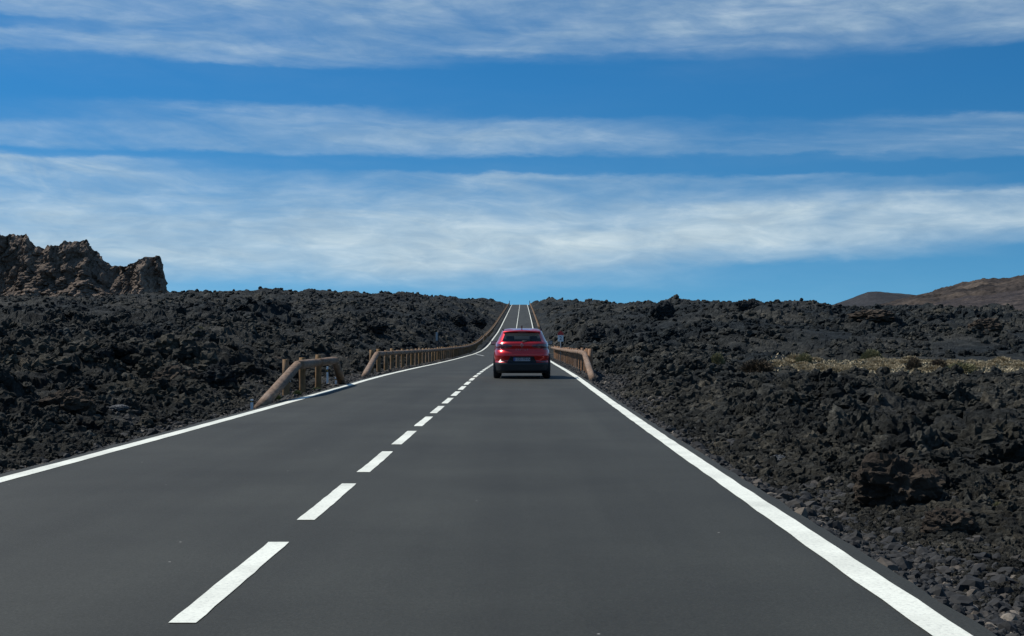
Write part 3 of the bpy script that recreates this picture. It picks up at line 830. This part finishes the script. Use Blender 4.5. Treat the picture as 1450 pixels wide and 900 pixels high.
def rear_y(x, h):
    n_ = 4.5; w = WX(h); q = min(.999, abs(x) / w)
    return float(YC - (YC - RY(h)) * (1 - q ** n_) ** (1 / n_))
CX, CD = .02, 43.3
cz = float(zroad(CD + 1.5)) 
car = empty('red_car', ((739 - VX) / F * CD, CD, cz), 'red compact crossover car with black lower bumper driving ahead in the right lane', 'car')
hs = np.concatenate([np.linspace(.17, 1.13, 50), np.linspace(1.14, 1.56, 26)])
NA = 96
WHEELS = [(.80, .335), (3.42, .335)]
body_f, clad_f, verts = [], [], []
for h in hs:
    for j in range(2 * NA):
        a = j / NA
        x, y = ring_pt(h, a if a <= 1 else 2 - a)
        verts.append((x if a <= 1 else -x, y, h))
verts = np.array(verts); nj = 2 * NA
wh = lambda h: (h - 1.13) / .27
rearwin, windsh, sidewin = [], [], []
for i in range(len(hs) - 1):
    for j in range(nj):
        q = (i * nj + j, i * nj + (j + 1) % nj, (i + 1) * nj + (j + 1) % nj, (i + 1) * nj + j)
        c = verts[list(q)].mean(0); x, y, h = c
        if any((y - wy) ** 2 + (h - wz) ** 2 < .385 ** 2 for wy, wz in WHEELS) and abs(x) > .55: continue
        a = j / NA; a = a if a <= 1 else 2 - a
        if 1.135 < h < 1.405:
            halfw = .63 - .10 * wh(h)
            if y < 1.0 and abs(x) < halfw and a < .3: rearwin.append(q); continue
            if y > 2.0 and abs(x) < .64 - .08 * wh(h) and a > .7: windsh.append(q); continue
            if 1.16 < h < 1.39 and abs(x) > .5 and .75 < y < 2.55 and not (1.60 < y < 1.70): sidewin.append(q); continue
        (clad_f if h < .50 else body_f).append(q)
# roof cap
top = (len(hs) - 1) * nj
cap = [(top + j, top + j + 1, top + nj - j - 1, top + (nj - j) % nj) for j in range(1, NA - 1)]
def sub(name, fl, mat, smooth=True, thick=0):
    fl = np.array(fl); used = np.unique(fl); mp_ = np.zeros(len(verts), int); mp_[used] = np.arange(len(used))
    return mesh_np(name, verts[used], mp_[fl], mat, car, smooth)
sub('body', body_f + cap, M_car)
sub('lower_cladding', clad_f, M_clad)
sub('rear_window', rearwin, M_glass); sub('windscreen', windsh, M_glass); sub('side_windows', sidewin, M_glass)
bm = bmesh.new(); add_box(bm, (0, 2.15, .24), (1.45, 3.4, .12), .02); bm_obj('underbody', bm, M_clad, car)
# floor of the cabin and seats
bm = bmesh.new(); add_box(bm, (0, 1.7, .62), (1.4, 2.4, .06)); bm_obj('cabin_floor', bm, M_seat, car, False)
for sx in (-.37, .37):
    for y0 in (1.15, 2.05):
        bm = bmesh.new(); add_box(bm, (sx, y0, .86), (.50, .14, .55), .04); st_ = bm_obj('seat', bm, M_seat, car)
        bm = bmesh.new(); add_box(bm, (sx, y0, 1.23), (.25, .09, .17), .035); bm_obj('headrest', bm, M_seat, st_)
bm = bmesh.new(); add_box(bm, (0, 2.75, .98), (1.35, .5, .2), .05); bm_obj('dashboard', bm, M_clad, car)
# panels that follow the rear surface
def rear_patch(name, outline_fn, mat, lift=.006, nx=24, nh=10, smooth=True, parent=None, thick=.02):
    """outline_fn(s,t)->(x,h) for s,t in 0..1; solid slab following the rear"""
    vs = []
    for off in (-lift, thick):
        for i in range(nh + 1):
            for k in range(nx + 1):
                x, h = outline_fn(k / nx, i / nh); vs.append((x, rear_y(x, h) + off, h))
    fs = []; m = (nx + 1) * (nh + 1)
    for i in range(nh):
        for k in range(nx):
            a = i * (nx + 1) + k
            fs.append((a, a + 1, a + nx + 2, a + nx + 1)); fs.append((m + a, m + a + nx + 1, m + a + nx + 2, m + a + 1))
    for i in range(nh):
        for k in (0, nx):
            a = i * (nx + 1) + k; b_ = a + nx + 1; fs.append((a, b_, m + b_, m + a))
    for k in range(nx):
        for i in (0, nh):
            a = i * (nx + 1) + k; fs.append((a, a + 1, m + a + 1, m + a))
    return mesh_np(name, vs, np.array(fs), mat, parent or car, smooth)
# dark surround of the rear window
for sgn in (-1, 1):
    def o1(s, t, sgn=sgn):
        h = .935 + .14 * t - .03 * (1 - s) * 0
        x0 = .30 + .02 * t; x1 = .835 - .03 * t
        x = x0 + (x1 - x0) * s; tap = min(1, .35 + 1.6 * s)
        h = 1.01 + (h - 1.01) * tap
        return sgn * x, h
    tl = rear_patch('tail_light', o1, M_lamp)
    def o2(s, t, sgn=sgn):
        return sgn * (.66 + .165 * s), .89 + .035 * t + .012 * s
    rear_patch('light_strip', o2, M_lamp, .007, parent=tl)
    def o3(s, t, sgn=sgn): return sgn * (.42 + .2 * s), 1.0 + .05 * t
    rear_patch('clear_lens', o3, M_lampclear if False else M_lamp, .010, parent=tl)
    def o4(s, t, sgn=sgn): return sgn * (.60 + .16 * s), .535 + .03 * t
    rear_patch('bumper_reflector', o4, M_lamp, .006)
    def o5(s, t, sgn=sgn): return sgn * (.43 + .30 * s), .505 + .018 * t + .04 * (1 - s)
    rear_patch('bumper_glint', o5, M_chrome, .008)  # bright strip added as the sun's glint on the bumper crease
def o6(s, t): 
    hw = .46 - .10 * t; return -hw + 2 * hw * s, .49 + .20 * t
rec = rear_patch('plate_recess', o6, M_clad, .008)
bm = bmesh.new(); add_box(bm, (0, rear_y(0, .60) - .02, .60), (.52, .014, .115), .004); pl_ = bm_obj('number_plate', bm, M_plate, car, False)
bm = bmesh.new(); add_box(bm, (-.235, rear_y(0, .60) - .029, .60), (.042, .006, .108)); bm_obj('blue_band', bm, M_blue, pl_, False)
text_mesh('plate_text', '1153 MHN', .105, M_black, pl_, (.022, rear_y(0, .60) - .028, .60), extrude=.002)
text_mesh('lettering', 'CAPTUR', .075, M_chrome, car, (0, rear_y(0, .90) - .008, .895), extrude=.004, space=1.6)
bm = bmesh.new()
y0 = rear_y(0, 1.03) - .012
o_ = [(-.055, 0), (0, -.075), (.055, 0), (0, .075)]; inn = [(x * .55, z * .55) for x, z in o_]
A = [bm.verts.new((x, y0, 1.03 + z)) for x, z in o_]; B = [bm.verts.new((x, y0 - .008, 1.03 + z)) for x, z in inn]; C_ = [bm.verts.new((x, y0 + .03, 1.03 + z)) for x, z in o_]; D_ = [bm.verts.new((x, y0 + .03, 1.03 + z)) for x, z in inn]
for k in range(4):
    l = (k + 1) % 4
    bm.faces.new((A[k], A[l], B[l], B[k])); bm.faces.new((A[l], A[k], C_[k], C_[l])); bm.faces.new((B[k], B[l], D_[l], D_[k])); bm.faces.new((C_[k], D_[k], D_[l], C_[l]))
bm_obj('diamond_badge', bm, M_chrome, car, False)
# spoiler lip over the rear window
vs = []; nx = 30
for k in range(nx + 1):
    x = -.57 + 1.14 * k / nx; e = abs(x) / .57
    yb = .40 + .10 * e ** 3; zt_ = 1.475 - .03 * e ** 2
    vs += [(x, yb, zt_ - .035), (x, yb - .01, zt_ - .015), (x, yb + .06, zt_ + .02), (x, .80, 1.535 - .05 * e ** 2), (x, .80, 1.44 - .04 * e ** 2)]
fs = []
for k in range(nx):
    for i in range(5):
        a = k * 5 + i; b_ = k * 5 + (i + 1) % 5; fs.append((a, b_, b_ + 5, a + 5))
mesh_np('roof_spoiler', vs, np.array(fs), M_car, car, True)
bm = bmesh.new(); add_box(bm, (0, .405, 1.44), (.26, .02, .014)); bm_obj('brake_light', bm, M_lamp, car, False)
# antenna fin, wiper, mirrors
bm = bmesh.new(); add_box(bm, (.0, 1.05, 1.60), (.035, .16, .09), .012)
for v_ in bm.verts:
    if v_.co.z > 1.6: v_.co.y -= .03
bm_obj('antenna_fin', bm, M_clad, car)
bm = bmesh.new(); add_log(bm, (0, rear_y(0, 1.15) - .03, 1.15), (.36, rear_y(.36, 1.17) - .02, 1.17), .012, .008, 6, 1, 0); bm_obj('rear_wiper', bm, M_clad, car)
for sgn in (-1, 1):
    bm = bmesh.new(); add_box(bm, (sgn * .905, 2.55, 1.10), (.20, .11, .145), .04); mr = bm_obj('wing_mirror', bm, M_clad, car)
    bm = bmesh.new(); add_box(bm, (sgn * .78, 2.56, 1.045), (.14, .06, .04), .01); bm_obj('mirror_arm', bm, M_clad, mr)
    bm = bmesh.new(); add_box(bm, (sgn * .91, 2.492, 1.10), (.15, .006, .10)); bm_obj('mirror_glass', bm, M_lampclear, mr, False)
    bm = bmesh.new(); add_box(bm, (sgn * .60, 1.45, 1.575 - .045), (.035, 1.3, .03), .01); bm_obj('roof_rail', bm, M_clad, car)
def lathe(name, prof, cx, cy, cz_, mat, parent, n=40):
    vs = []; m = len(prof)
    for k in range(n):
        a = 2 * math.pi * k / n
        for x, r in prof: vs.append((cx + x, cy + r * math.cos(a), cz_ + r * math.sin(a)))
    fs = [(k * m + i, k * m + i + 1, ((k + 1) % n) * m + i + 1, ((k + 1) % n) * m + i) for k in range(n) for i in range(m - 1)]
    return mesh_np(name, vs, np.array(fs), mat, parent, True)
for sgn in (-1, 1):
    for wy, wz in WHEELS:
        cxw = sgn * .775
        w_ = empty('wheel', (0, 0, 0), None, None); w_.parent = car
        t_ = lathe('tyre', [(-.105, .20), (-.11, .30), (-.085, .332), (-.03, .337), (.03, .337), (.085, .332), (.11, .30), (.105, .20), (-.105, .20)], cxw, wy, wz, M_tyre, w_)
        rim = lathe('rim', [(sgn * .095, .205), (sgn * .075, .19), (sgn * .04, .18), (sgn * .06, .07), (sgn * .075, .0)], cxw, wy, wz, M_rim, w_)
        # arch lip
        vs = []; fs = []; n_ = 28
        for k in range(n_ + 1):
            a = -.25 + (math.pi + .5) * k / n_
            for r_a, off in ((.375, -.06), (.375, .012), (.425, .012), (.425, -.06)):
                yy = wy + r_a * math.cos(a); zz_ = wz + r_a * math.sin(a)
                vs.append((sgn * (.872 + off), yy, zz_))
        for k in range(n_):
            for i in range(4):
                a = k * 4 + i; b_ = k * 4 + (i + 1) % 4; fs.append((a, b_, b_ + 4, a + 4))
        mesh_np('wheel_arch', vs, np.array(fs), M_clad, car, False)
# front lamps and grille so the car holds up from other positions
for sgn in (-1, 1):
    bm = bmesh.new(); add_box(bm, (sgn * .62, 3.98, .80), (.36, .22, .12), .04); bm_obj('headlight', bm, M_lampclear, car)
bm = bmesh.new(); add_box(bm, (0, 4.13, .66), (.8, .12, .16), .03); bm_obj('grille', bm, M_clad, car)

# ------------------------------------------------------------------ light, sky, camera
SUN_EL, SUN_AZ = 51.0, -69.0      # azimuth clockwise from the driving direction (+Y)
sv = Vector((math.sin(R(SUN_AZ)) * math.cos(R(SUN_EL)), math.cos(R(SUN_AZ)) * math.cos(R(SUN_EL)), math.sin(R(SUN_EL))))
sl = bpy.data.lights.new('sun', 'SUN'); sl.energy = 4.9; sl.angle = R(.53); sl.color = (1.0, .955, .88)
so = bpy.data.objects.new('sun', sl); COL.objects.link(so); so.rotation_euler = sv.to_track_quat('Z', 'Y').to_euler()

w = bpy.data.worlds.new('World'); sc.world = w; w.use_nodes = True
nt = w.node_tree; nt.nodes.clear(); out = N(nt, 'ShaderNodeOutputWorld')
def mth(op, a, b=None, c=None, clamp=False):
    n = N(nt, 'ShaderNodeMath', operation=op); n.use_clamp = clamp
    for k, x in enumerate((a, b, c)):
        if x is None: continue
        if isinstance(x, (int, float)): n.inputs[k].default_value = x
        else: nt.links.new(x, n.inputs[k])
    return n.outputs[0]
tc = N(nt, 'ShaderNodeTexCoord'); sp = N(nt, 'ShaderNodeSeparateXYZ'); nt.links.new(tc.outputs['Generated'], sp.inputs[0])
dx, dy, dz = sp.outputs
hor = mth('SQRT', mth('ADD', mth('MULTIPLY', dx, dx), mth('MULTIPLY', dy, dy)))
elev = mth('DIVIDE', dz, mth('MAXIMUM', hor, .02))           # tan(elevation)
azim = mth('ARCTAN2', dx, dy)
sky = N(nt, 'ShaderNodeTexSky', sky_type='NISHITA')
sky.sun_disc = False; sky.sun_elevation = R(SUN_EL); sky.sun_rotation = R(SUN_AZ % 360)
sky.altitude = 2100; sky.air_density = 1.0; sky.dust_density = .0; sky.ozone_density = 2.5
# look a little higher into the sky model than the true bearing: thin, deep blue mountain air
cb = N(nt, 'ShaderNodeCombineXYZ'); nt.links.new(dx, cb.inputs[0]); nt.links.new(dy, cb.inputs[1])
nt.links.new(mth('ADD', mth('MULTIPLY', mth('ABSOLUTE', dz), 1.7), .13), cb.inputs[2])
nv_ = N(nt, 'ShaderNodeVectorMath', operation='NORMALIZE'); nt.links.new(cb.outputs[0], nv_.inputs[0]); nt.links.new(nv_.outputs[0], sky.inputs[0])
tr_ = ramp(nt, mth('MULTIPLY', elev, 1.0), [(0.0, (.60, 1.20, 1.20)), (.05, (.515, 1.18, 1.27)), (.18, (.315, 1.12, 1.43)), (.5, (.30, 1.05, 1.40))])
tint = mixc(nt, 1.0, sky.outputs[0], tr_.outputs[0], 'MULTIPLY')
bg1 = N(nt, 'ShaderNodeBackground'); nt.links.new(tint, bg1.inputs[0]); bg1.inputs[1].default_value = .088
# cirrus bands: density against elevation, at five bearings, wandering with noise
u = mth('MULTIPLY', azim, 2.0)           # photo kilopixels from the road's direction
v = mth('MULTIPLY', elev, 2000.0)
def nz(su, sv_, seed, detail=6, rough=.6, dist=0.0):
    c = N(nt, 'ShaderNodeCombineXYZ'); nt.links.new(mth('MULTIPLY', u, su), c.inputs[0]); nt.links.new(mth('MULTIPLY', v, sv_), c.inputs[1]); c.inputs[2].default_value = seed
    return noise_node(nt, 1.0, detail, rough, c.outputs[0], dist).outputs[0]
warp = mth('ADD', mth('MULTIPLY', mth('SUBTRACT', nz(2.6, .010, 3.3, 5, .55), .5), 36.0), mth('MULTIPLY', mth('SUBTRACT', nz(13.0, .045, 8.1, 6, .62), .5), 22.0))
pos = mth('DIVIDE', mth('ADD', v, warp), 600.0)
COLS = [
 (0, [(0,.5),(20,.5),(45,.45),(54,.10),(62,.12),(72,.46),(88,.42),(97,.06),(150,.0),(178,.05),(190,.32),(215,.32),(226,.04),(232,.1),(240,.75),(262,.8),(270,.66),(300,.8),(330,.88),(415,.66)]),
 (360, [(0,.6),(25,.5),(50,.45),(75,.52),(92,.3),(102,.03),(148,.02),(162,.38),(185,.36),(200,.38),(218,.3),(228,.03),(242,.06),(260,.26),(280,.38),(292,.55),(320,.84),(360,.90),(385,.62),(405,.14)]),
 (725, [(0,.5),(20,.45),(45,.47),(60,.36),(75,.47),(85,.1),(95,.0),(160,.02),(175,.38),(195,.60),(215,.42),(226,.02),(245,.05),(253,.6),(280,.56),(310,.84),(340,.94),(370,.86),(395,.34),(415,.05)]),
 (1090, [(0,.55),(15,.5),(45,.6),(55,.3),(66,.36),(80,.13),(95,.03),(165,.0),(180,.1),(195,.2),(215,.36),(222,.05),(248,.02),(256,.42),(265,.36),(285,.52),(300,.90),(345,.96),(362,.6),(378,.05)]),
 (1450, [(0,.5),(20,.62),(40,.42),(60,.6),(75,.3),(90,.0),(170,.0),(180,.32),(190,.2),(205,.36),(225,.3),(232,.0),(265,.0),(275,.2),(283,.75),(320,.82),(345,.3),(360,.02)]),
]
prev = None
for x0, stops in COLS:
    st_ = sorted(((VY - y) / 600.0, dns) for y, dns in stops)
    st_.append((.86, st_[-1][1] * .9)); st_.append((1.0, .25))
    rp = ramp(nt, pos, st_); rp.color_ramp.interpolation = 'EASE'
    if prev is None: dens = rp.outputs[0]
    else:
        mr_ = N(nt, 'ShaderNodeMapRange', interpolation_type='SMOOTHSTEP'); nt.links.new(u, mr_.inputs[0])
        mr_.inputs[1].default_value = (prev - VX) / 1000; mr_.inputs[2].default_value = (x0 - VX) / 1000
        dens = mixc(nt, mr_.outputs[0], dens, rp.outputs[0])
    prev = x0
vs_ = mth('ADD', mth('ADD', v, mth('MULTIPLY', u, 30.0)), mth('MULTIPLY', mth('SUBTRACT', nz(1.6, .007, 21.0, 3, .5), .5), 150.0))                 # fibres lie a little aslant
def nz2(su, sv_, seed, detail=8, rough=.62, dist=.6):
    c = N(nt, 'ShaderNodeCombineXYZ'); nt.links.new(mth('ADD', mth('MULTIPLY', u, su), mth('MULTIPLY', vs_, sv_ * .35)), c.inputs[0]); nt.links.new(mth('MULTIPLY', vs_, sv_), c.inputs[1]); c.inputs[2].default_value = seed
    return noise_node(nt, 1.0, detail, rough, c.outputs[0], dist).outputs[0]
fib = mth('ADD', mth('MULTIPLY', nz2(5.0, .024, 1.7, 7, .60, 1.0), .60), mth('ADD', mth('MULTIPLY', nz2(16.0, .065, 5.2, 7, .62, .8), .20), mth('MULTIPLY', nz(7.0, .018, 9.4, 8, .62, .5), .20)))
fm = N(nt, 'ShaderNodeMapRange', clamp=True); nt.links.new(fib, fm.inputs[0]); fm.inputs[1].default_value = .36; fm.inputs[2].default_value = .64; fm.inputs[3].default_value = .42; fm.inputs[4].default_value = 1.15
# the low bank is nearly solid, the high bands are thin veils
solid = N(nt, 'ShaderNodeMapRange', clamp=True); nt.links.new(v, solid.inputs[0]); solid.inputs[1].default_value = 215; solid.inputs[2].default_value = 150; solid.inputs[3].default_value = 0.0; solid.inputs[4].default_value = .6
fmix = N(nt, 'ShaderNodeMix', data_type='FLOAT'); nt.links.new(solid.outputs[0], fmix.inputs[0]); nt.links.new(fm.outputs[0], fmix.inputs[2]); fmix.inputs[3].default_value = 1.0
pt = N(nt, 'ShaderNodeMapRange', clamp=True); nt.links.new(nz(2.4, .012, 33.7, 5, .6, .8), pt.inputs[0]); pt.inputs[1].default_value = .38; pt.inputs[2].default_value = .60; pt.inputs[3].default_value = .60; pt.inputs[4].default_value = 1.12
ptm = N(nt, 'ShaderNodeMix', data_type='FLOAT'); nt.links.new(solid.outputs[0], ptm.inputs[0]); nt.links.new(pt.outputs[0], ptm.inputs[2]); ptm.inputs[3].default_value = 1.0
dfin = mth('MULTIPLY', mth('MULTIPLY', dens, ptm.outputs[0]), fmix.outputs[0], clamp=True)
puff = nz(11.0, .040, 12.6, 7, .58, .5)
pc = ramp(nt, puff, [(.36, (.40, .53, .635)), (.52, (.495, .625, .71)), (.68, (.63, .745, .80))])
bg2 = N(nt, 'ShaderNodeBackground'); nt.links.new(pc.outputs[0], bg2.inputs[0]); bg2.inputs[1].default_value = 1.0
mxw = N(nt, 'ShaderNodeMixShader'); nt.links.new(dfin, mxw.inputs[0]); nt.links.new(bg1.outputs[0], mxw.inputs[1]); nt.links.new(bg2.outputs[0], mxw.inputs[2])
nt.links.new(mxw.outputs[0], out.inputs[0])

cam = bpy.data.cameras.new('camera'); co = bpy.data.objects.new('camera', cam); COL.objects.link(co)
cam.sensor_width = 36; cam.lens = 36 * F / 1450; cam.clip_start = .05; cam.clip_end = 20000
co.location = (0, 0, CAMH)
co.rotation_euler = (R(90) + math.atan((VY - 450) / F), 0, math.atan((VX - 725) / F))
sc.camera = co
sc.view_settings.view_transform = 'Standard'; sc.view_settings.look = 'None'
sc.view_settings.exposure = 0; sc.view_settings.gamma = 1; sc.view_settings.use_curve_mapping = False
